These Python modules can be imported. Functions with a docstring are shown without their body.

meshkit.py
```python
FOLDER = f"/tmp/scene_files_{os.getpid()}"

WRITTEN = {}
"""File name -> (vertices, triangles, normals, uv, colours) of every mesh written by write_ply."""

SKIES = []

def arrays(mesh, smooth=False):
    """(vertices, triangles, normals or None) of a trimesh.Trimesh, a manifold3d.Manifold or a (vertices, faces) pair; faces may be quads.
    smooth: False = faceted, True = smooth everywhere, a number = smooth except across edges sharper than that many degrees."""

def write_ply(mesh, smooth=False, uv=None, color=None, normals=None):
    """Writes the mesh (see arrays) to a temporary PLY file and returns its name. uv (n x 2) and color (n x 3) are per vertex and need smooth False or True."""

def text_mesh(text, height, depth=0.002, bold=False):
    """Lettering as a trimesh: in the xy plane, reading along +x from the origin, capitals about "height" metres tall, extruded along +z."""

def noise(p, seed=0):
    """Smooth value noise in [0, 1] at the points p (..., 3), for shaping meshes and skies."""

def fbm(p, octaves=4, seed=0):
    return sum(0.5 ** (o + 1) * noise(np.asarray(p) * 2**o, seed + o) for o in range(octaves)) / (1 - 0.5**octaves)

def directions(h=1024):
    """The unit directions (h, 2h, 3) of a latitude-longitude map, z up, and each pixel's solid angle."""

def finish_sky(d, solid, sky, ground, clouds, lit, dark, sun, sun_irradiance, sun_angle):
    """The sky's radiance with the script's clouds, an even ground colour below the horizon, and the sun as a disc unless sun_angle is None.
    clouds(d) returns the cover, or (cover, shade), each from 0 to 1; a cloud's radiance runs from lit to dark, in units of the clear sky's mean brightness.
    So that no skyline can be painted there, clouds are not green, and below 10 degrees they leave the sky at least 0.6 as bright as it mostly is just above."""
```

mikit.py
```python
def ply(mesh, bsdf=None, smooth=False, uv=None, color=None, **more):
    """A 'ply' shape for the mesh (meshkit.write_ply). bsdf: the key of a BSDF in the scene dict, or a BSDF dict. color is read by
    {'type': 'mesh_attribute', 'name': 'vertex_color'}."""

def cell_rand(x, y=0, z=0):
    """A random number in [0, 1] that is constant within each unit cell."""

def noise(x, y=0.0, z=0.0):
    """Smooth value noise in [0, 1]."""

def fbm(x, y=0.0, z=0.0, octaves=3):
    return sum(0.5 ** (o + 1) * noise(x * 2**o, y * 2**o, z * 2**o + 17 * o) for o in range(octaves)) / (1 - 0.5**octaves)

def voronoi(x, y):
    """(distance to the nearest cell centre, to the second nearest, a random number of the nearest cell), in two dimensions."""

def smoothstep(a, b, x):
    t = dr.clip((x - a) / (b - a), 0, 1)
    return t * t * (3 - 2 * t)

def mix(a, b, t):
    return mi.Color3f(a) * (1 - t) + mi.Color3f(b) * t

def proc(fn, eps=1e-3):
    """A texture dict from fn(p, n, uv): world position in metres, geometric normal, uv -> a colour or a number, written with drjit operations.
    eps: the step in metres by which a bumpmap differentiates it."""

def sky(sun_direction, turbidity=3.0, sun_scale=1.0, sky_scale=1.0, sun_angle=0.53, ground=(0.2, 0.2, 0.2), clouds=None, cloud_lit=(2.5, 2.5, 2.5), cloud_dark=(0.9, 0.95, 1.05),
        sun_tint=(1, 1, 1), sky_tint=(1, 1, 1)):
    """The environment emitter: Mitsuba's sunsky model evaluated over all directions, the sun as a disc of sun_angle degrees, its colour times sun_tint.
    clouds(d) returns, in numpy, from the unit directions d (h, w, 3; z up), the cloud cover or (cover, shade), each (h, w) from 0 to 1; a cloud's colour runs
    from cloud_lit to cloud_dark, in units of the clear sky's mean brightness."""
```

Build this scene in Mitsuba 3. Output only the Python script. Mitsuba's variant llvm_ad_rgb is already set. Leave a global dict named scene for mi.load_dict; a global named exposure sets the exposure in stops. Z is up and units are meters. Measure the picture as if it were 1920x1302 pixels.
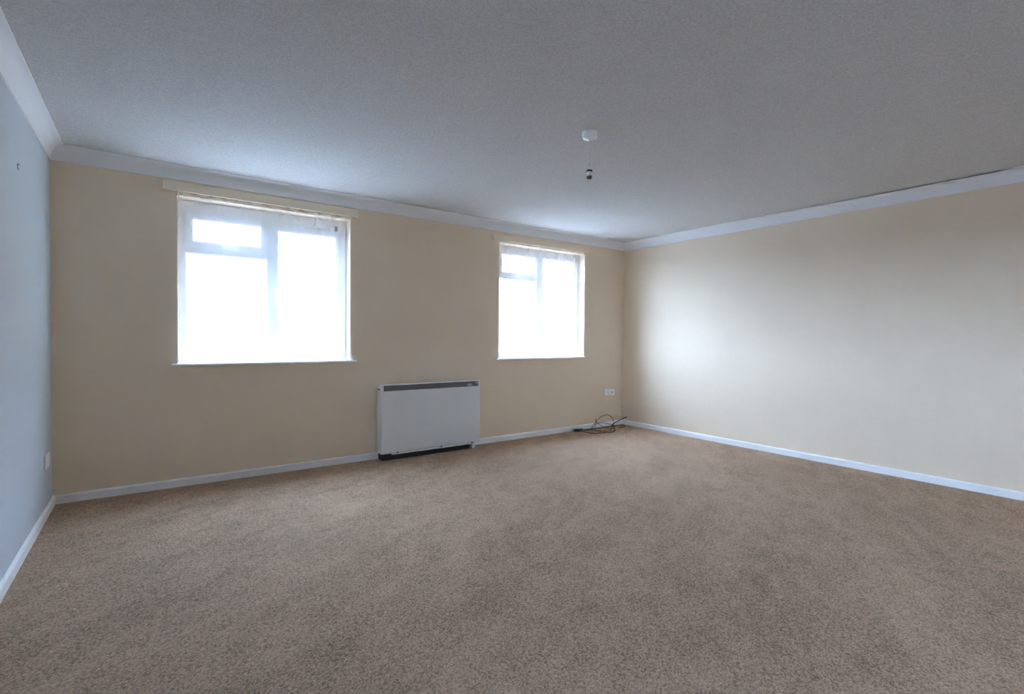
import math, numpy as np, trimesh, mitsuba as mi, drjit as dr, mikit
from shapely.geometry import Polygon, box as sbox
from mikit import noise, fbm, smoothstep, mix

scene, labels = {}, {}
T = mi.ScalarTransform4f

# ------------------------------------------------------------------ camera
CAM = (0.5332, -4.4811, 1.1465)
YAW, PITCH, ROLL = (math.radians(a) for a in (36.0007, -1.1611, 0.4804))
F = np.array([math.sin(YAW) * math.cos(PITCH), math.cos(YAW) * math.cos(PITCH), math.sin(PITCH)])
R_ = np.array([math.cos(YAW), -math.sin(YAW), 0.0])
U = -R_ * math.sin(ROLL) + np.cross(R_, F) * math.cos(ROLL)
scene['camera'] = {
    'type': 'perspective', 'fov_axis': 'x', 'fov': math.degrees(2 * math.atan(960 / 934.256)),
    'near_clip': 0.02, 'far_clip': 500.0,
    'to_world': T().look_at(origin=list(CAM), target=list(np.array(CAM) + F), up=list(U)),
}

# ------------------------------------------------------------------ sky: an even, bright overcast
def overcast(d):
    """Overcast, brighter round the veiled sun on the left (west) side."""
    n = mikit.meshkit.fbm(d * np.array([2.0, 2.0, 4.0]), 4, 3)
    sun = np.array([-0.80, 0.42, 0.43]); sun /= np.linalg.norm(sun)
    glow = (0.5 + 0.5 * (d @ sun)) ** 2.2
    return np.ones(d.shape[:2]), np.clip(1.0 - glow + 0.25 * (n - 0.5), 0, 1)

scene['sky'] = mikit.sky((-0.80, 0.42, 0.43), sun_scale=0.0, clouds=overcast,
                         cloud_lit=(0.69, 0.965, 1.40), cloud_dark=(0.31, 0.46, 0.72), ground=(0.2, 0.2, 0.2))
exposure = 9.02

# ------------------------------------------------------------------ helpers
W, H, HC = 5.611, 2.388, 2.290            # room width, ceiling height, lower edge of the coving
YR = -7.20                                 # the wall behind the camera

def key_for(base):
    if base not in scene and base not in labels:
        return base
    i = 1
    while f'{base}_{i:03d}' in scene or f'{base}_{i:03d}' in labels:
        i += 1
    return f'{base}_{i:03d}'

def thing(name, label, cat, group=None, kind=None):
    k = key_for(name)
    labels[k] = {'label': label}
    if cat: labels[k]['category'] = cat
    if group: labels[k]['group'] = group
    if kind: labels[k]['kind'] = kind
    return k

def obj(name, mesh, m, parent=None, smooth=False, label=None, **kw):
    k = key_for(f'{parent}__{name}' if parent else name)
    scene[k] = mikit.ply(mesh, m, smooth=smooth, **kw)
    if label: labels.setdefault(k, {})['label'] = label
    return k

def struct(name, mesh, m, label, cat, **kw):
    k = obj(name, mesh, m, **kw)
    labels[k] = {'label': label, 'category': cat, 'kind': 'structure'}
    return k

def bx(x0, x1, y0, y1, z0, z1):
    b = trimesh.creation.box((x1 - x0, y1 - y0, z1 - z0))
    b.apply_translation(((x0 + x1) / 2, (y0 + y1) / 2, (z0 + z1) / 2))
    return b

def cbox(x0, x1, y0, y1, z0, z1, c=0.002):
    """A box with chamfered edges."""
    lo, hi = np.array([x0, y0, z0]), np.array([x1, y1, z1])
    c = min(c, 0.45 * (hi - lo).min())
    pts = []
    for a in range(3):
        for s in np.ndindex(2, 2, 2):
            q = np.where(s, hi - c, lo + c)
            q[a] = hi[a] if s[a] else lo[a]
            pts.append(q)
    return trimesh.convex.convex_hull(np.array(pts))

def cat_(ms):
    return trimesh.util.concatenate(list(ms))

def lathe(profile, n=40, at=(0, 0, 0)):
    m = trimesh.creation.revolve(np.array(profile, float), sections=n)
    m.apply_translation(at)
    return m

def catmull(pts, n=8):
    p = np.array(pts, float)
    p = np.vstack([2 * p[0] - p[1], p, 2 * p[-1] - p[-2]])
    out = []
    for i in range(1, len(p) - 2):
        for t in np.arange(n) / n:
            a, b, c, d = p[i - 1:i + 3]
            out.append(0.5 * (2 * b + (c - a) * t + (2 * a - 5 * b + 4 * c - d) * t**2 + (3 * b - a - 3 * c + d) * t**3))
    return np.array(out + [p[-2]])

def tube(pts, r, sides=10, n=8):
    """A closed round tube along a smooth curve through the points."""
    p = catmull(pts, n)
    t = np.gradient(p, axis=0)
    t /= np.linalg.norm(t, axis=1, keepdims=True)
    a = np.cross(t[0], [0.3, 0.2, 0.93]); a /= np.linalg.norm(a)
    rings, ang = [], np.arange(sides) * 2 * np.pi / sides
    for i in range(len(p)):
        a = a - t[i] * (a @ t[i]); a /= np.linalg.norm(a)
        b = np.cross(t[i], a)
        rings.append(p[i] + r * (np.cos(ang)[:, None] * a + np.sin(ang)[:, None] * b))
    v = np.vstack(rings + [p[:1], p[-1:]])
    f = []
    for i in range(len(p) - 1):
        for j in range(sides):
            k = (j + 1) % sides
            q = [i * sides + j, i * sides + k, (i + 1) * sides + k, (i + 1) * sides + j]
            f += [[q[0], q[1], q[2]], [q[0], q[2], q[3]]]
    s, e, l = len(v) - 2, len(v) - 1, (len(p) - 1) * sides
    for j in range(sides):
        k = (j + 1) % sides
        f += [[s, k, j], [e, l + j, l + k]]
    return trimesh.Trimesh(v, f, process=False)

def run_profile(profile, wall, a0, a1, n=1, mitre=(1, 1), dz=None):
    """A moulding: profile is a closed list of (distance from the wall, height); wall is 'back', 'left', 'right' or 'rear'.
    a0..a1 run along the wall; a mitred end is cut back by the distance from the wall. dz(a, p, z) may lower points."""
    prof = np.array(profile, float)
    k, rows = len(prof), []
    for t in np.linspace(0, 1, n + 1):
        row = []
        for (p, z) in prof:
            lo, hi = a0 + p * mitre[0], a1 - p * mitre[1]
            a = lo + (hi - lo) * t
            zz = z + (dz(a, p, z) if dz else 0)
            row.append({'back': (a, -p, zz), 'left': (p, a, zz), 'right': (W - p, a, zz), 'rear': (a, YR + p, zz)}[wall])
        rows.append(row)
    v = np.array(rows).reshape(-1, 3)
    f = []
    for i in range(n):
        for j in range(k):
            q = [i * k + j, i * k + (j + 1) % k, (i + 1) * k + (j + 1) % k, (i + 1) * k + j]
            f += [[q[0], q[1], q[2]], [q[0], q[2], q[3]]]
    _, cap = trimesh.creation.triangulate_polygon(Polygon(prof), engine='earcut')
    cap = np.array(cap)
    f += [c[::-1].tolist() for c in cap] + [(c + n * k).tolist() for c in cap]
    m = trimesh.Trimesh(v, f, process=False)
    trimesh.repair.fix_normals(m)
    return m

def wall_panel(poly, y0, y1):
    """A polygon in x, z extruded from y0 to y1."""
    m = trimesh.creation.extrude_polygon(poly, abs(y1 - y0), engine='earcut')
    v = np.array(m.vertices)
    return trimesh.Trimesh(np.stack([v[:, 0], max(y0, y1) - v[:, 2], v[:, 1]], 1), m.faces, process=False)

# ------------------------------------------------------------------ materials
def solid(name, col, rough=0.5, spec=0.5, **kw):
    c = mikit.proc(col) if callable(col) else {'type': 'rgb', 'value': list(col)}
    scene[name] = {'type': 'twosided', 'b': {'type': 'principled', 'base_color': c, 'roughness': rough, 'specular': spec, **kw}}

def bumped(name, col, rough, height, scale, spec=0.3, eps=1e-3):
    c = mikit.proc(col) if callable(col) else {'type': 'rgb', 'value': list(col)}
    scene[name] = {'type': 'twosided', 'b': {'type': 'bumpmap', 'arbitrary': mikit.proc(height, eps=eps), 'scale': scale,
                   'b': {'type': 'principled', 'base_color': c, 'roughness': rough, 'specular': spec}}}

def wall_colour(p, n, uv):
    m = fbm(p.x * 1.3 + p.y * 0.7, p.y * 1.1, p.z * 1.3, octaves=3)
    return mix((0.72, 0.595, 0.445), (0.76, 0.632, 0.48), m)

def wall_relief(p, n, uv):
    return noise(p.x * 220, p.y * 220, p.z * 220) * 0.6 + noise(p.x * 90, p.y * 90, p.z * 90) * 0.6

def ceiling_colour(p, n, uv):
    m = noise(p.x * 170, p.y * 170, 3.0) * 0.6 + noise(p.x * 380, p.y * 380, 7.0) * 0.4
    return mix((0.485, 0.472, 0.448), (0.575, 0.562, 0.535), smoothstep(0.25, 0.75, m))

def ceiling_relief(p, n, uv):
    a = smoothstep(0.42, 0.72, noise(p.x * 170, p.y * 170, 1.0))
    b = noise(p.x * 380, p.y * 380, 5.0)
    return a * 0.8 + b * 0.5

def carpet_colour(p, n, uv):
    a, b = p.x * 0.83 + p.y * 0.56, p.y * 0.83 - p.x * 0.56
    big = fbm(a * 1.5, b * 3.2, 0.0, octaves=4)
    mid = fbm(a * 7.0, b * 15.0, 4.0, octaves=3)
    tuft = noise(a * 150, b * 210, 2.0) * 0.55 + noise(p.x * 330, p.y * 330, 9.0) * 0.45
    t = 0.5 + 1.5 * (tuft - 0.5) + 0.36 * (big - 0.5) + 0.42 * (mid - 0.5)
    fleck = smoothstep(0.60, 0.80, noise(p.x * 190, p.y * 190, 21.0))
    c = mix((0.190, 0.124, 0.079), (0.50, 0.340, 0.227), dr.clip(t, 0, 1))
    return mix(c, (0.54, 0.42, 0.31), fleck * 0.35)

def carpet_relief(p, n, uv):
    return noise(p.x * 170, p.y * 170, 2.0) * 0.6 + noise(p.x * 400, p.y * 400, 3.0) * 0.4

bumped('mat_wall', wall_colour, 0.75, wall_relief, 0.0004)
bumped('mat_wall_pale', lambda p, n, uv: mix((0.455, 0.495, 0.515), (0.495, 0.535, 0.555), fbm(p.x * 1.3 + p.y * 0.7, p.y * 1.1, p.z * 1.3, octaves=3)), 0.75, wall_relief, 0.0004)  # white paint, with lens vignette darkening put into the colour as grey
bumped('mat_ceiling', ceiling_colour, 0.9, ceiling_relief, 0.0012, spec=0.2)
bumped('mat_carpet', carpet_colour, 0.95, carpet_relief, 0.004, spec=0.05)
solid('mat_gloss_white', (0.80, 0.80, 0.79), 0.32)
solid('mat_coving', (0.74, 0.74, 0.735), 0.7, 0.3)
solid('mat_upvc', (0.84, 0.85, 0.86), 0.3)
solid('mat_pelmet', (0.75, 0.635, 0.48), 0.5)
solid('mat_heater', lambda p, n, uv: mix((0.66, 0.67, 0.655), (0.70, 0.71, 0.70), fbm(p.x * 4, p.y * 4, p.z * 4)), 0.4)
solid('mat_grille', (0.115, 0.118, 0.115), 0.55)
solid('mat_grille_bar', (0.20, 0.205, 0.20), 0.5)
solid('mat_badge', (0.42, 0.43, 0.42), 0.35)
solid('mat_black', (0.014, 0.014, 0.015), 0.5)
solid('mat_rubber', (0.03, 0.024, 0.022), 0.45)
solid('mat_plastic', (0.82, 0.82, 0.80), 0.35)
solid('mat_flex', (0.62, 0.62, 0.60), 0.5)
solid('mat_brown', (0.10, 0.055, 0.045), 0.4)
solid('mat_tag', (0.36, 0.38, 0.40), 0.8, 0.1)
solid('mat_steel', (0.20, 0.18, 0.16), 0.4, metallic=0.7)
solid('mat_brick', lambda p, n, uv: mix((0.17, 0.10, 0.075), (0.24, 0.15, 0.11), fbm(p.x * 6, p.y * 6, p.z * 14)), 0.9)
solid('mat_tiles', lambda p, n, uv: mix((0.16, 0.11, 0.09), (0.26, 0.18, 0.14), fbm(p.x * 5, p.y * 5, p.z * 9)), 0.85)
solid('mat_render', (0.72, 0.71, 0.68), 0.9)
solid('mat_paving', lambda p, n, uv: mix((0.26, 0.26, 0.255), (0.34, 0.34, 0.335), fbm(p.x * 2, p.y * 2)), 0.95, 0.1)
solid('mat_far_glass', (0.06, 0.07, 0.08), 0.1)
scene['mat_glass'] = {'type': 'thindielectric', 'int_ior': 1.5}

def net(name, weight, trans):
    scene[name] = {'type': 'blendbsdf', 'weight': weight,
                   'gaps': {'type': 'thindielectric', 'int_ior': 1.0005},
                   'thread': {'type': 'principledthin', 'base_color': {'type': 'rgb', 'value': [0.93, 0.94, 0.95]}, 'roughness': 0.8,
                              'diff_trans': trans, 'spec_trans': 0.0, 'eta': 1.3}}
net('mat_net', 0.095, 0.8)
net('mat_net_double', 0.17, 0.8)

# ------------------------------------------------------------------ the room
openings = [(0.700, 1.990, 0.905, 2.180), (3.608, 4.893, 0.890, 2.172)]
SIDE = (-6.40, -5.00, 0.90, 2.12)           # y0, y1, z0, z1 of an unseen window added for fill light, left wall behind the viewer
struct('floor', bx(-0.3, W + 0.3, YR - 0.3, 0.30, -0.12, 0.0), 'mat_carpet', 'mottled brown beige fitted carpet covering the whole floor', 'carpet')
struct('ceiling', bx(-0.3, W + 0.3, YR - 0.3, 0.30, H, H + 0.2), 'mat_ceiling', 'white stippled ceiling of the empty room', 'ceiling')
holes = [sbox(a, c, b, d).exterior.coords for a, b, c, d in openings]
struct('wall_back', wall_panel(Polygon(sbox(-0.3, 0, W + 0.3, H).exterior.coords, holes), 0.0, 0.30), 'mat_wall', 'cream wall with the two net curtained windows', 'wall')
lw = trimesh.creation.extrude_polygon(Polygon(sbox(YR - 0.3, 0, 0, H).exterior.coords, [sbox(SIDE[0], SIDE[2], SIDE[1], SIDE[3]).exterior.coords]), 0.3, engine='earcut')
lv = np.array(lw.vertices)
lw = trimesh.Trimesh(np.stack([lv[:, 2] - 0.3, lv[:, 0], lv[:, 1]], 1), lw.faces, process=False)
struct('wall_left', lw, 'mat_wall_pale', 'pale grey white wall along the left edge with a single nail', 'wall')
struct('wall_right', bx(W, W + 0.3, YR - 0.3, 0.0, 0, H), 'mat_wall', 'long blank cream wall on the right', 'wall')
struct('wall_rear', bx(0, W, YR - 0.3, YR, 0, H), 'mat_wall', 'cream wall behind the viewer', 'wall')

# coving, a concave quarter between wall and ceiling with a small lip at either edge
CP, CD = 0.079, H - HC
arc = []
for a in np.linspace(0, math.pi / 2, 12):
    arc.append((0.008 + (CP - 0.014) * (1 - math.cos(a)) , HC + 0.006 + (CD - 0.014) * math.sin(a)))
cov = [(0.0, H - 0.0002), (0.0, HC), (0.008, HC)] + arc + [(CP, H - 0.006), (CP, H - 0.0002)]

def sag(a, p, z):
    """On the right-hand wall the coving has come away from the ceiling along part of its length."""
    if p < 0.05:
        return 0.0
    y = -a
    s = np.clip((y - 1.7) / 1.2, 0, 1) * (1 - np.clip((y - 3.62) / 0.05, 0, 1))
    return -0.009 * s * (p / CP)

COVL = 'white concave plaster coving along the top of the '
struct('trim_1', run_profile(cov, 'back', 0, W), 'mat_coving', COVL + 'window wall', 'coving', smooth=25)
struct('trim_2', run_profile(cov, 'left', YR, 0), 'mat_coving', COVL + 'left wall', 'coving', smooth=25)
struct('trim_3', run_profile(cov, 'right', YR, 0, n=120, dz=sag), 'mat_coving', COVL + 'right wall, cracked away from the ceiling', 'coving', smooth=25)
struct('trim_4', run_profile(cov, 'rear', 0, W), 'mat_coving', COVL + 'wall behind the viewer', 'coving', smooth=25)

SH, ST = 0.0606, 0.015
skirt = [(0, 0), (ST, 0), (ST, SH - 0.012), (ST - 0.002, SH - 0.006), (ST - 0.006, SH - 0.001), (ST - 0.009, SH), (0, SH)]
struct('baseboard_back', run_profile(skirt, 'back', 0, W), 'mat_gloss_white', 'white skirting board under the windows', 'skirting board')
struct('baseboard_left', run_profile(skirt, 'left', YR, 0), 'mat_gloss_white', 'white skirting board along the left wall', 'skirting board')
struct('baseboard_right', run_profile(skirt, 'right', YR, 0), 'mat_gloss_white', 'white skirting board along the long blank right wall', 'skirting board')
struct('baseboard_rear', run_profile(skirt, 'rear', 0, W), 'mat_gloss_white', 'white skirting board behind the viewer', 'skirting board')

# ------------------------------------------------------------------ windows
def ring(x0, x1, z0, z1, l, r, b, t, y0, y1, bead=0.012):
    """A rectangular frame of the given member widths with a sloping glazing bead."""
    m = wall_panel(Polygon(sbox(x0, z0, x1, z1).exterior.coords, [sbox(x0 + l, z0 + b, x1 - r, z1 - t).exterior.coords]), y0 + 0.008, y1)
    f = wall_panel(Polygon(sbox(x0 + 0.004, z0 + 0.004, x1 - 0.004, z1 - 0.004).exterior.coords,
                           [sbox(x0 + l - bead, z0 + b - bead, x1 - r + bead, z1 - t + bead).exterior.coords]), y0, y0 + 0.008)
    return cat_([m, f])

def make_window(n, o, glass, label):
    """glass: fanlight (x0, x1, z0, z1), lower light, right-hand casement light."""
    x0, x1, z0, z1 = o
    w = f'window_{n}'
    labels[w] = {'label': label, 'category': 'window', 'kind': 'structure'}
    (fx0, fx1, fz0, fz1), (lx0, lx1, lz0, lz1), (rx0, rx1, rz0, rz1) = glass
    ya, yb = 0.12, 0.185
    e = 0.001
    obj('frame', ring(x0 + e, x1 - e, z0 + 0.022, z1 - e, lx0 - x0, x1 - rx1 - 0.040, lz0 - z0 - 0.022, z1 - fz1 - 0.040, ya, yb), 'mat_upvc', w)
    mx0, mx1 = lx1, rx0 - 0.036
    obj('mullion', cbox(mx0, mx1, ya + 0.001, yb, lz0 - 0.01, z1 - 0.03, 0.006), 'mat_upvc', w)
    obj('transom', cbox(lx0 - 0.01, mx0 + 0.002, ya + 0.001, yb, lz1, fz0 - 0.036, 0.006), 'mat_upvc', w)
    s = obj('sash', ring(lx0 - 0.006, mx0 + 0.004, fz0 - 0.042, fz1 + 0.046, fx0 - lx0 + 0.006, mx0 + 0.004 - fx1, 0.042, 0.046, ya - 0.014, yb - 0.02), 'mat_upvc', w)
    obj('handle', cat_([cbox((fx0 + fx1) / 2 - 0.05, (fx0 + fx1) / 2 + 0.05, ya - 0.040, ya - 0.026, fz0 - 0.030, fz0 - 0.012, 0.005),
                        cbox((fx0 + fx1) / 2 - 0.015, (fx0 + fx1) / 2 + 0.015, ya - 0.030, ya - 0.010, fz0 - 0.034, fz0 - 0.008, 0.004)]), 'mat_upvc', s)
    s2 = obj('sash', ring(mx1 - 0.004, rx1 + 0.046, lz0 - 0.008, fz1 + 0.046, rx0 - mx1 + 0.004, 0.046, rz0 - lz0 + 0.008, fz1 + 0.046 - rz1, ya - 0.014, yb - 0.02), 'mat_upvc', w)
    zc = (rz0 + rz1) / 2
    obj('handle', cat_([cbox(mx1 + 0.010, mx1 + 0.026, ya - 0.040, ya - 0.026, zc - 0.09, zc + 0.02, 0.005),
                        cbox(mx1 + 0.008, mx1 + 0.030, ya - 0.030, ya - 0.010, zc - 0.015, zc + 0.03, 0.004)]), 'mat_upvc', s2)
    for (a, b, c, d) in glass:
        v = np.array([[a - 0.004, 0.150, c - 0.004], [b + 0.004, 0.150, c - 0.004], [b + 0.004, 0.150, d + 0.004], [a - 0.004, 0.150, d + 0.004]])
        obj('pane', (v, [[0, 1, 2], [0, 2, 3]]), 'mat_glass', w)
    # inner sill board with a rounded nose that overhangs the wall and returns past the opening
    obj('sill', cat_([cbox(x0 + e, x1 - e, -0.001, 0.119, z0 + 0.0005, z0 + 0.021, 0.001),
                      cbox(x0 - 0.042, x1 + (0.058 if n == 1 else 0.015), -0.024, -0.0005, z0 + 0.0005, z0 + 0.021, 0.006)]), 'mat_gloss_white', w)
    obj('outer_sill', cbox(x0 - 0.04, x1 + 0.04, 0.302, 0.36, z0 - 0.04, z0 - 0.005, 0.004), 'mat_render', w)

make_window(1, openings[0], [(0.807, 1.283, 1.871, 2.040), (0.760, 1.327, 0.960, 1.774), (1.418, 1.892, 1.006, 2.026)],
            'white framed window near the left wall, behind the larger net curtain')
make_window(2, openings[1], [(3.722, 4.204, 1.875, 2.074), (3.672, 4.228, 0.967, 1.800), (4.310, 4.809, 0.998, 2.080)],
            'white framed window nearest the far corner, behind the smaller net curtain')

labels['window_3'] = {'label': 'added unseen side window in the left wall behind the viewer, for fill light', 'category': 'window', 'kind': 'structure'}
def side(m):
    v = np.array(m.vertices)
    return trimesh.Trimesh(np.stack([-v[:, 1], v[:, 0], v[:, 2]], 1), m.faces, process=False)
sy0, sy1, sz0, sz1 = SIDE
sm = (sy0 + sy1) / 2
obj('frame', side(ring(sy0 + 0.001, sy1 - 0.001, sz0 + 0.022, sz1 - 0.001, 0.06, 0.06, 0.06, 0.06, 0.12, 0.185)), 'mat_upvc', 'window_3')
obj('mullion', side(cbox(sm - 0.03, sm + 0.03, 0.121, 0.185, sz0 + 0.08, sz1 - 0.06, 0.006)), 'mat_upvc', 'window_3')
for a, b in ((sy0 + 0.06, sm - 0.03), (sm + 0.03, sy1 - 0.06)):
    obj('pane', (np.array([[-0.15, a, sz0 + 0.08], [-0.15, b, sz0 + 0.08], [-0.15, b, sz1 - 0.06], [-0.15, a, sz1 - 0.06]]), [[0, 1, 2], [0, 2, 3]]), 'mat_glass', 'window_3')
obj('sill', side(cbox(sy0 + 0.001, sy1 - 0.001, -0.024, 0.119, sz0 + 0.0005, sz0 + 0.021, 0.004)), 'mat_gloss_white', 'window_3')

# ------------------------------------------------------------------ pelmet boards and net curtains
def pelmet(x0, x1, z0, z1, label):
    t = thing('pelmet_board', label, 'pelmet')
    obj('board', cbox(x0, x1, -0.032, -0.020, z0, z1, 0.002), 'mat_pelmet', t)
    obj('top_batten', cbox(x0, x1, -0.0205, -0.0005, z1 - 0.022, z1 - 0.001, 0.001), 'mat_pelmet', t)
    for x in (x0, x1 - 0.014):
        obj('end_block', cbox(x, x + 0.014, -0.0205, -0.0005, z0, z1 - 0.023, 0.001), 'mat_pelmet', t)
    obj('curtain_rail', cbox(x0 + 0.03, x1 - 0.03, -0.017, -0.010, z0 + 0.006, z0 + 0.018, 0.002), 'mat_plastic', t, label='white plastic curtain rail')
    return t

pelmet(0.611, 2.050, 2.206, 2.271, 'cream painted wooden pelmet board over the window near the left wall')
pelmet(3.512, 4.930, 2.192, 2.250, 'cream painted wooden pelmet board over the window nearest the far corner')

def net_curtain(x0, x1, zt, zb, seed, flare, tag_at, label):
    t = thing('net_curtain', label, 'curtain')
    rng = np.random.default_rng(seed)
    nx, nz = 260, 60
    xs, zs = np.linspace(0, 1, nx), np.linspace(0, 1, nz)
    hooks = np.sort(np.r_[0.0, (np.arange(1, 13) + rng.uniform(-0.25, 0.25, 12)) / 13, 1.0])
    sagd = np.zeros(nx)
    for a, b in zip(hooks[:-1], hooks[1:]):
        i = (xs >= a) & (xs <= b)
        u = (xs[i] - a) / (b - a)
        sagd[i] = 4 * u * (1 - u) * min(0.020, 0.16 * (b - a)) * rng.uniform(0.35, 1.1)
    ph = rng.uniform(0, 6, 6)
    ripple = sum(np.sin(xs * f + q) * a for f, q, a in zip((31, 57, 83, 140, 19, 9), ph, (0.9, 0.8, 0.7, 0.5, 0.7, 0.8)))
    low = np.interp(xs, [0, 0.42, 0.52, 0.60, 0.75, 0.84, 0.9, 1], [0, 0, -0.006, -0.002, -0.009, -0.006, 0.0, 0.001]) + 0.0012 * np.sin(xs * 40 + ph[0])
    def sheet(s0, s1, rows, push=0.0):
        v = []
        for s in np.linspace(s0, s1, rows):              # s runs down the curtain
            top = zt - sagd
            z = top + (zb + low - top) * s
            f = flare(s)
            x = x0 + f[0] + (x1 + f[1] - x0 - f[0]) * xs
            amp = 0.0017 * (0.35 + 0.65 * math.exp(-3 * s))
            y = -0.0135 - 0.0175 * s + ripple * amp * (1 - 0.75 * s) - push
            v.append(np.stack([x, y, z], 1))
        v = np.vstack(v)
        f = []
        for i in range(rows - 1):
            for j in range(nx - 1):
                q = [i * nx + j, (i + 1) * nx + j, (i + 1) * nx + j + 1, i * nx + j + 1]
                f += [[q[0], q[1], q[2]], [q[0], q[2], q[3]]]
        return trimesh.Trimesh(v, f, process=False)
    obj('fabric', sheet(0.026, 0.982, nz), 'mat_net', t, smooth=True)
    obj('heading', sheet(0.0, 0.026, 5), 'mat_net_double', t, smooth=True)
    obj('hem', sheet(0.982, 1.0, 3), 'mat_net_double', t, smooth=True)
    for u in hooks:
        x = x0 + 0.004 + (x1 - x0 - 0.008) * u
        obj('hook', cbox(x - 0.0015, x + 0.0015, -0.0135, -0.0105, zt - 0.012, zt + 0.008, 0.001), 'mat_plastic', t)
    tx, tz, tw, th, yy = tag_at
    obj('care_label', cbox(tx - tw / 2, tx + tw / 2, yy - 0.0008, yy, tz - th / 2, tz + th / 2, 0.0002), 'mat_tag', t, label='small grey care label')
    return t

net_curtain(0.703, 1.982, 2.203, 0.931, 5, lambda s: (0.002 * math.sin(9 * s), 0.022 * max(0, (s - 0.82) / 0.18) ** 1.5), (1.857, 2.082, 0.026, 0.042, -0.0215),
            'wide white net curtain over the window near the left wall')
net_curtain(3.603, 4.868, 2.184, 0.915, 8, lambda s: (0.001 * math.sin(7 * s), -0.004 * s), (4.733, 2.092, 0.018, 0.026, -0.0215),
            'narrower white net curtain over the window nearest the far corner')

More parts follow.
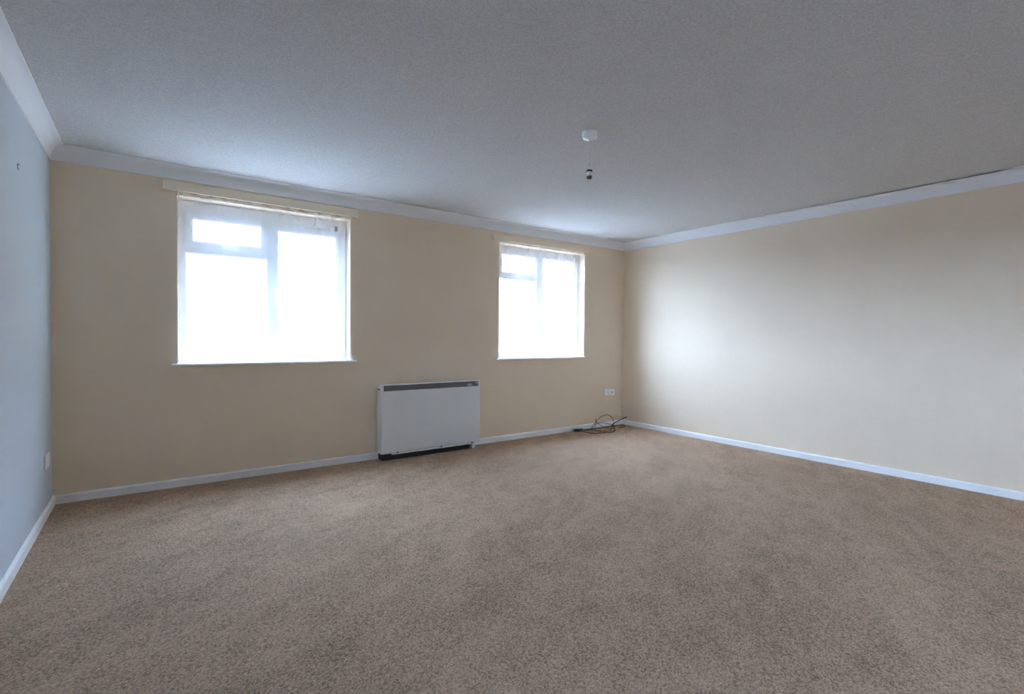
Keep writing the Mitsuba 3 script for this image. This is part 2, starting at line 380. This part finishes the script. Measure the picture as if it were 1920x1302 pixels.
# ------------------------------------------------------------------ electric heater under the wall between the windows
def heater():
    t = thing('electric_heater', 'white slim electric panel heater with grey top grille, against the wall between the windows', 'heater')
    x0, x1 = 2.229, 3.279
    prof = [(0.020, 0.070), (0.020, 0.668), (0.030, 0.676), (0.134, 0.7035), (0.144, 0.7035), (0.150, 0.697), (0.150, 0.080), (0.147, 0.070), (0.139, 0.064), (0.030, 0.062)]
    pts = []
    for ins, dx in ((0.004, 0.0), (0.0, 0.004)):
        c = np.array([0.085, 0.38])
        for (p, z) in prof:
            q = np.array([p, z]); q = q + np.sign(c - q) * ins
            pts += [(x0 + dx, -q[0], q[1]), (x1 - dx, -q[0], q[1])]
    obj('casing', trimesh.convex.convex_hull(np.array(pts)), 'mat_heater', t, smooth=20)
    g = obj('grille', cbox(x0 + 0.017, x1 - 0.024, -0.1515, -0.1495, 0.641, 0.692, 0.0008), 'mat_grille', t, label='dark grey outlet grille')
    for i in range(5):
        z = 0.6455 + i * 0.0103
        obj('bar', cbox(x0 + 0.018, x1 - 0.025, -0.1545, -0.1515, z - 0.0016, z + 0.0016, 0.0007), 'mat_grille_bar', g)
    a = lathe([(0, 0.0), (0.030, 0.0), (0.030, 0.002), (0.027, 0.0035), (0, 0.0035)], 32)
    a.apply_transform(trimesh.transformations.rotation_matrix(math.pi / 2, (1, 0, 0)))
    a.apply_scale((1.0, 1.0, 0.42)); a.apply_translation((3.150, -0.1546, 0.659))
    obj('badge', a, 'mat_badge', t, smooth=30, label='small oval pale grey badge')
    k = lathe([(0, 0), (0.011, 0), (0.011, 0.005), (0.009, 0.007), (0, 0.007)], 24)
    k.apply_transform(trimesh.transformations.rotation_matrix(math.pi / 2, (1, 0, 0))); k.apply_translation((3.235, -0.1546, 0.676))
    obj('control_knob', k, 'mat_badge', t, smooth=30)
    obj('side_slot', cbox(x0 - 0.0012, x0 + 0.002, -0.105, -0.045, 0.650, 0.658, 0.0005), 'mat_black', t, label='black slot in the side')
    obj('shadow_block', cbox(x0 + 0.015, x1 - 0.10, -0.120, -0.025, 0.0, 0.0625, 0.003), 'mat_black', t, label='black block standing in for the shadow under the heater')  # deep shade under the casing, built as a black block
    obj('lower_rail', cbox(x0 + 0.10, x1 - 0.095, -0.146, -0.128, 0.050, 0.0655, 0.003), 'mat_heater', t)
    for xa in (x0 + 0.145, x0 + 0.60, x1 - 0.10):
        obj('vent_notch', cbox(xa, xa + 0.016, -0.1512, -0.146, 0.062, 0.074, 0.0008), 'mat_black', t)
    for xa in (x0 + 0.03, x1 - 0.075):
        obj('foot', cbox(xa, xa + 0.035, -0.100 if xa < 3 else -0.125, -0.03, 0.0, 0.066, 0.004), 'mat_heater', t)
heater()

# ------------------------------------------------------------------ ceiling pendant
def pendant(x, y):
    t = thing('pendant_light', 'white ceiling rose with a short flex and an empty lampholder', 'pendant light')
    obj('ceiling_rose', lathe([(0, 0), (0.047, 0), (0.0475, -0.003), (0.0475, -0.014), (0.045, -0.017), (0.0445, -0.030), (0.041, -0.036), (0.030, -0.040),
                               (0.010, -0.043), (0.009, -0.048), (0.004, -0.050), (0, -0.050)], 48, (x, y, H)), 'mat_plastic', t, smooth=35)
    obj('flex', tube([(x, y, H - 0.045), (x + 0.0008, y, 2.30), (x + 0.0004, y, 2.24), (x + 0.0006, y, 2.182)], 0.0034, 10, 6), 'mat_flex', t, smooth=True)
    h = obj('lampholder', lathe([(0, 2.190), (0.006, 2.190), (0.0075, 2.184), (0.0135, 2.178), (0.0155, 2.172), (0.0155, 2.1605), (0, 2.1605)], 32, (x, y, 0)), 'mat_plastic', t, smooth=35)
    obj('shade_ring', lathe([(0, 2.1605), (0.0172, 2.1605), (0.0178, 2.158), (0.0178, 2.153), (0.0172, 2.1505), (0, 2.1505)], 32, (x, y, 0)), 'mat_black', h, smooth=35, label='black shade ring')
    obj('skirt', lathe([(0, 2.1505), (0.0150, 2.1505), (0.0158, 2.146), (0.0158, 2.1245), (0, 2.1245)], 32, (x, y, 0)), 'mat_plastic', h, smooth=35)
    obj('socket_rim', lathe([(0.0115, 2.1245), (0.0158, 2.1245), (0.0158, 2.1115), (0.0148, 2.1100), (0.0115, 2.1100), (0.0115, 2.1245)], 32, (x, y, 0)), 'mat_brown', h, smooth=35, label='dark brown open rim')
pendant(2.692, -2.292)

# ------------------------------------------------------------------ sockets and nail
def screw(at, axis, parent, r=0.0033):
    s = lathe([(0, 0), (r, 0), (r, 0.0008), (0, 0.0014)], 14)
    if axis == 'y':
        s.apply_transform(trimesh.transformations.rotation_matrix(math.pi / 2, (1, 0, 0)))
    else:
        s.apply_transform(trimesh.transformations.rotation_matrix(math.pi / 2, (0, 1, 0)))
    s.apply_translation(at)
    obj('screw', s, 'mat_badge', parent, smooth=30)

def back_socket(x0, z0, kind, label):
    t = thing('wall_socket', label, 'socket')
    obj('back_box', cbox(x0 + 0.001, x0 + 0.085, -0.016, -0.0005, z0 + 0.001, z0 + 0.085, 0.002), 'mat_plastic', t)
    obj('faceplate', cbox(x0, x0 + 0.086, -0.024, -0.0162, z0, z0 + 0.086, 0.003), 'mat_plastic', t)
    cx, cz, y = x0 + 0.043, z0 + 0.043, -0.024
    if kind == 'mains':
        for dx, dz, w, h in ((0, 0.012, 0.004, 0.008), (-0.011, -0.010, 0.0065, 0.004), (0.011, -0.010, 0.0065, 0.004)):
            obj('pin_hole', cbox(cx + dx - w / 2, cx + dx + w / 2, y - 0.0004, y + 0.001, cz + dz - h / 2, cz + dz + h / 2, 0.0002), 'mat_brown', t)
        obj('rocker_switch', cbox(cx + 0.022, cx + 0.034, y - 0.004, y + 0.001, cz + 0.014, cz + 0.034, 0.002), 'mat_plastic', t)
    else:
        a = lathe([(0.0035, 0.0), (0.0085, 0.0), (0.0085, 0.006), (0.0035, 0.006), (0.0035, 0.0)], 24)
        a.apply_transform(trimesh.transformations.rotation_matrix(math.pi / 2, (1, 0, 0))); a.apply_translation((cx - 0.010, y, cz))
        obj('aerial_outlet', a, 'mat_brown', t, smooth=30, label='small dark round aerial outlet')
    for s in (-1, 1):
        screw((cx + s * 0.030, y, cz), 'y', t)

back_socket(5.262, 0.398, 'mains', 'white square mains socket above the cable heap, further from the corner')
back_socket(5.350, 0.396, 'aerial', 'white square aerial socket with a dark round outlet, nearest the corner')

def left_socket():
    t = thing('wall_socket', 'white double mains socket low on the left wall beside the corner', 'socket')
    y0, y1, z0, z1 = -0.325, -0.179, 0.302, 0.388
    obj('faceplate', cbox(0.0005, 0.012, y0, y1, z0, z1, 0.003), 'mat_plastic', t)
    for cy in (y0 + 0.042, y1 - 0.042):
        obj('rocker_switch', cbox(0.0115, 0.0150, cy - 0.006, cy + 0.006, z0 + 0.056, z0 + 0.074, 0.0015), 'mat_plastic', t)
        for dy, dz, w, h in ((0, 0.040, 0.004, 0.008), (-0.011, 0.020, 0.0065, 0.004), (0.011, 0.020, 0.0065, 0.004)):
            obj('pin_hole', cbox(0.0112, 0.0123, cy + dy - w / 2, cy + dy + w / 2, z0 + dz - h / 2, z0 + dz + h / 2, 0.0002), 'mat_brown', t)
    for cy in (y0 + 0.012, y1 - 0.012):
        screw((0.012, cy, z0 + 0.043), 'x', t)
left_socket()

k = thing('wall_nail', 'small dark picture hook and nail high on the left wall', 'nail')
n = trimesh.creation.cylinder(0.0016, 0.010, 12); n.apply_transform(trimesh.transformations.rotation_matrix(math.pi / 2 - 0.35, (0, 1, 0))); n.apply_translation((0.0048, -0.988, 1.990))
obj('nail', n, 'mat_steel', k)
obj('hook', cat_([cbox(0.0004, 0.0018, -0.9915, -0.9845, 1.966, 1.996, 0.0005), cbox(0.0018, 0.0062, -0.9915, -0.9845, 1.964, 1.9658, 0.0005), cbox(0.0052, 0.0064, -0.9915, -0.9845, 1.9655, 1.971, 0.0004)]), 'mat_steel', k)

# ------------------------------------------------------------------ black cables in the far corner
def cable(pts, r, label):
    k = obj('cable', tube(pts, r, 10, 8), 'mat_rubber', smooth=True)
    labels[k] = {'label': label, 'category': 'cable'}
    return k

c0 = cable([(4.770, -0.060, 0.010), (4.779, -0.140, 0.006), (4.785, -0.220, 0.005), (4.805, -0.272, 0.005), (4.853, -0.290, 0.005), (4.932, -0.300, 0.005), (5.025, -0.339, 0.005),
       (5.112, -0.320, 0.005), (5.190, -0.255, 0.006), (5.262, -0.175, 0.010), (5.300, -0.130, 0.014)], 0.0046, 'black cable lying in the front curve of the heap on the carpet')
pl = obj('plug', cat_([cbox(4.700, 4.765, -0.075, -0.035, 0.0005, 0.030, 0.008), cbox(4.758, 4.830, -0.062, -0.030, 0.008, 0.022, 0.005)]), 'mat_black', c0, label='black plug at the left end')
cable([(4.835, -0.040, 0.018), (4.885, -0.045, 0.007), (4.935, -0.040, 0.006), (5.015, -0.045, 0.006), (5.092, -0.060, 0.006), (5.170, -0.078, 0.010), (5.261, -0.085, 0.012), (5.345, -0.092, 0.012),
       (5.410, -0.070, 0.007), (5.484, -0.058, 0.005), (5.535, -0.085, 0.005), (5.500, -0.140, 0.005), (5.427, -0.177, 0.005), (5.330, -0.195, 0.006)], 0.0042,
      'black cable running straight along the skirting with a flat loop towards the corner')
cable([(4.825, -0.085, 0.006), (4.889, -0.095, 0.006), (4.975, -0.080, 0.014), (4.955, -0.125, 0.008), (4.945, -0.175, 0.005), (4.998, -0.235, 0.005), (5.069, -0.265, 0.005), (5.160, -0.228, 0.006),
       (5.225, -0.165, 0.012), (5.300, -0.110, 0.022)], 0.0034, 'black cable in the inner curve of the heap, close to the carpet')
cable([(4.880, -0.160, 0.006), (4.911, -0.130, 0.043), (4.947, -0.122, 0.071), (4.993, -0.120, 0.099), (5.030, -0.120, 0.122), (5.086, -0.120, 0.157), (5.162, -0.120, 0.174), (5.230, -0.120, 0.165),
       (5.279, -0.120, 0.127), (5.308, -0.120, 0.075), (5.312, -0.125, 0.035), (5.290, -0.150, 0.006)], 0.0030, 'thin black cable standing up in the tallest arch')
cable([(4.930, -0.170, 0.005), (4.922, -0.140, 0.022), (4.937, -0.132, 0.047), (4.983, -0.131, 0.075), (5.020, -0.130, 0.085), (5.077, -0.130, 0.086), (5.134, -0.130, 0.077), (5.201, -0.130, 0.061),
       (5.262, -0.132, 0.042), (5.330, -0.135, 0.012)], 0.0030, 'thin black cable bent in the low arch beneath the tall one')
cable([(4.938, -0.175, 0.006), (4.944, -0.163, 0.037), (4.946, -0.157, 0.077), (4.960, -0.152, 0.110), (4.966, -0.150, 0.146), (4.972, -0.151, 0.113), (5.009, -0.153, 0.082), (5.066, -0.158, 0.047),
       (5.133, -0.165, 0.022), (5.200, -0.175, 0.006)], 0.0028, 'thin black cable folded to a pointed peak left of the tall arch')
cable([(5.240, -0.150, 0.012), (5.300, -0.110, 0.030), (5.354, -0.088, 0.044), (5.454, -0.084, 0.072), (5.560, -0.081, 0.096), (5.606, -0.080, 0.104)], 0.0055,
      'thick stiff black cable end slanting up against the right wall')

# ------------------------------------------------------------------ outside
GZ = -2.75
k = obj('forecourt', bx(-40, 50, 0.6, 70, GZ - 0.2, GZ), 'mat_paving')
labels[k] = {'label': 'pale paved ground outside below the windows', 'category': 'ground', 'kind': 'structure'}

def house(x0, x1, y0, y1, eave, ridge, along, label, wm='mat_brick'):
    t = thing('house', label, 'house')
    if along == 'x':
        ym = (y0 + y1) / 2
        gable = Polygon([(y0, GZ), (y1, GZ), (y1, eave), (ym, ridge), (y0, eave)])
        m = trimesh.creation.extrude_polygon(gable, x1 - x0, engine='earcut'); v = np.array(m.vertices)
        body = trimesh.Trimesh(np.stack([x0 + v[:, 2], v[:, 0], v[:, 1]], 1), m.faces, process=False)
        s = (ridge - eave) / (ym - y0)
        r = Polygon([(y0 - 0.4, eave - 0.4 * s), (ym, ridge), (y1 + 0.4, eave - 0.4 * s), (y1 + 0.4, eave - 0.4 * s + 0.15), (ym, ridge + 0.18), (y0 - 0.4, eave - 0.4 * s + 0.15)])
        m = trimesh.creation.extrude_polygon(r, x1 - x0 + 0.5, engine='earcut'); v = np.array(m.vertices)
        roof = trimesh.Trimesh(np.stack([x0 - 0.25 + v[:, 2], v[:, 0], v[:, 1] + 0.02], 1), m.faces, process=False)
    else:
        xm = (x0 + x1) / 2
        s = (ridge - eave) / (xm - x0)
        body = wall_panel(Polygon([(x0, GZ), (x1, GZ), (x1, eave), (xm, ridge), (x0, eave)]), y0, y1)
        roof = wall_panel(Polygon([(x0 - 0.4, eave - 0.4 * s), (xm, ridge), (x1 + 0.4, eave - 0.4 * s), (x1 + 0.4, eave - 0.4 * s + 0.15), (xm, ridge + 0.18), (x0 - 0.4, eave - 0.4 * s + 0.15)]), y0 - 0.25, y1 + 0.25)
        roof.apply_translation((0, 0, 0.02))
    for q in (body, roof): trimesh.repair.fix_normals(q)
    obj('wall', body, wm, t)
    obj('roof', roof, 'mat_tiles', t)
    n = max(2, int((x1 - x0) / 2.6))
    for zc in (GZ + 1.5, eave - 1.0):
        for i in range(n):
            xc = x0 + (x1 - x0) * (i + 0.5) / n
            f = obj('window', wall_panel(Polygon(sbox(xc - 0.6, zc - 0.55, xc + 0.6, zc + 0.55).exterior.coords, [sbox(xc - 0.53, zc - 0.48, xc + 0.53, zc + 0.48).exterior.coords]), y0 - 0.05, y0 - 0.001), 'mat_upvc', t)
            obj('pane', bx(xc - 0.53, xc + 0.53, y0 - 0.02, y0 - 0.003, zc - 0.48, zc + 0.48), 'mat_far_glass', f)
    return t

house(-4.0, 6.5, 15.0, 23.0, 0.6, 2.9, 'x', 'brick house with a brown tiled roof seen faintly through the left window')
house(3.5, 9.5, 24.0, 30.0, 0.8, 3.4, 'y', 'gabled house seen faintly through the right window', 'mat_render')

k = obj('added_light_blocker', cat_([bx(9.0, 20.0, 0.31, 16.0, GZ, 6.5), bx(8.7, 20.3, 0.31, 16.3, 6.5, 6.75)]), 'mat_brick')  # added block, keeps sky light off the left wall
labels[k] = {'label': 'tall brick block added outside to the right to cut the sky light', 'category': 'light_blocker'}
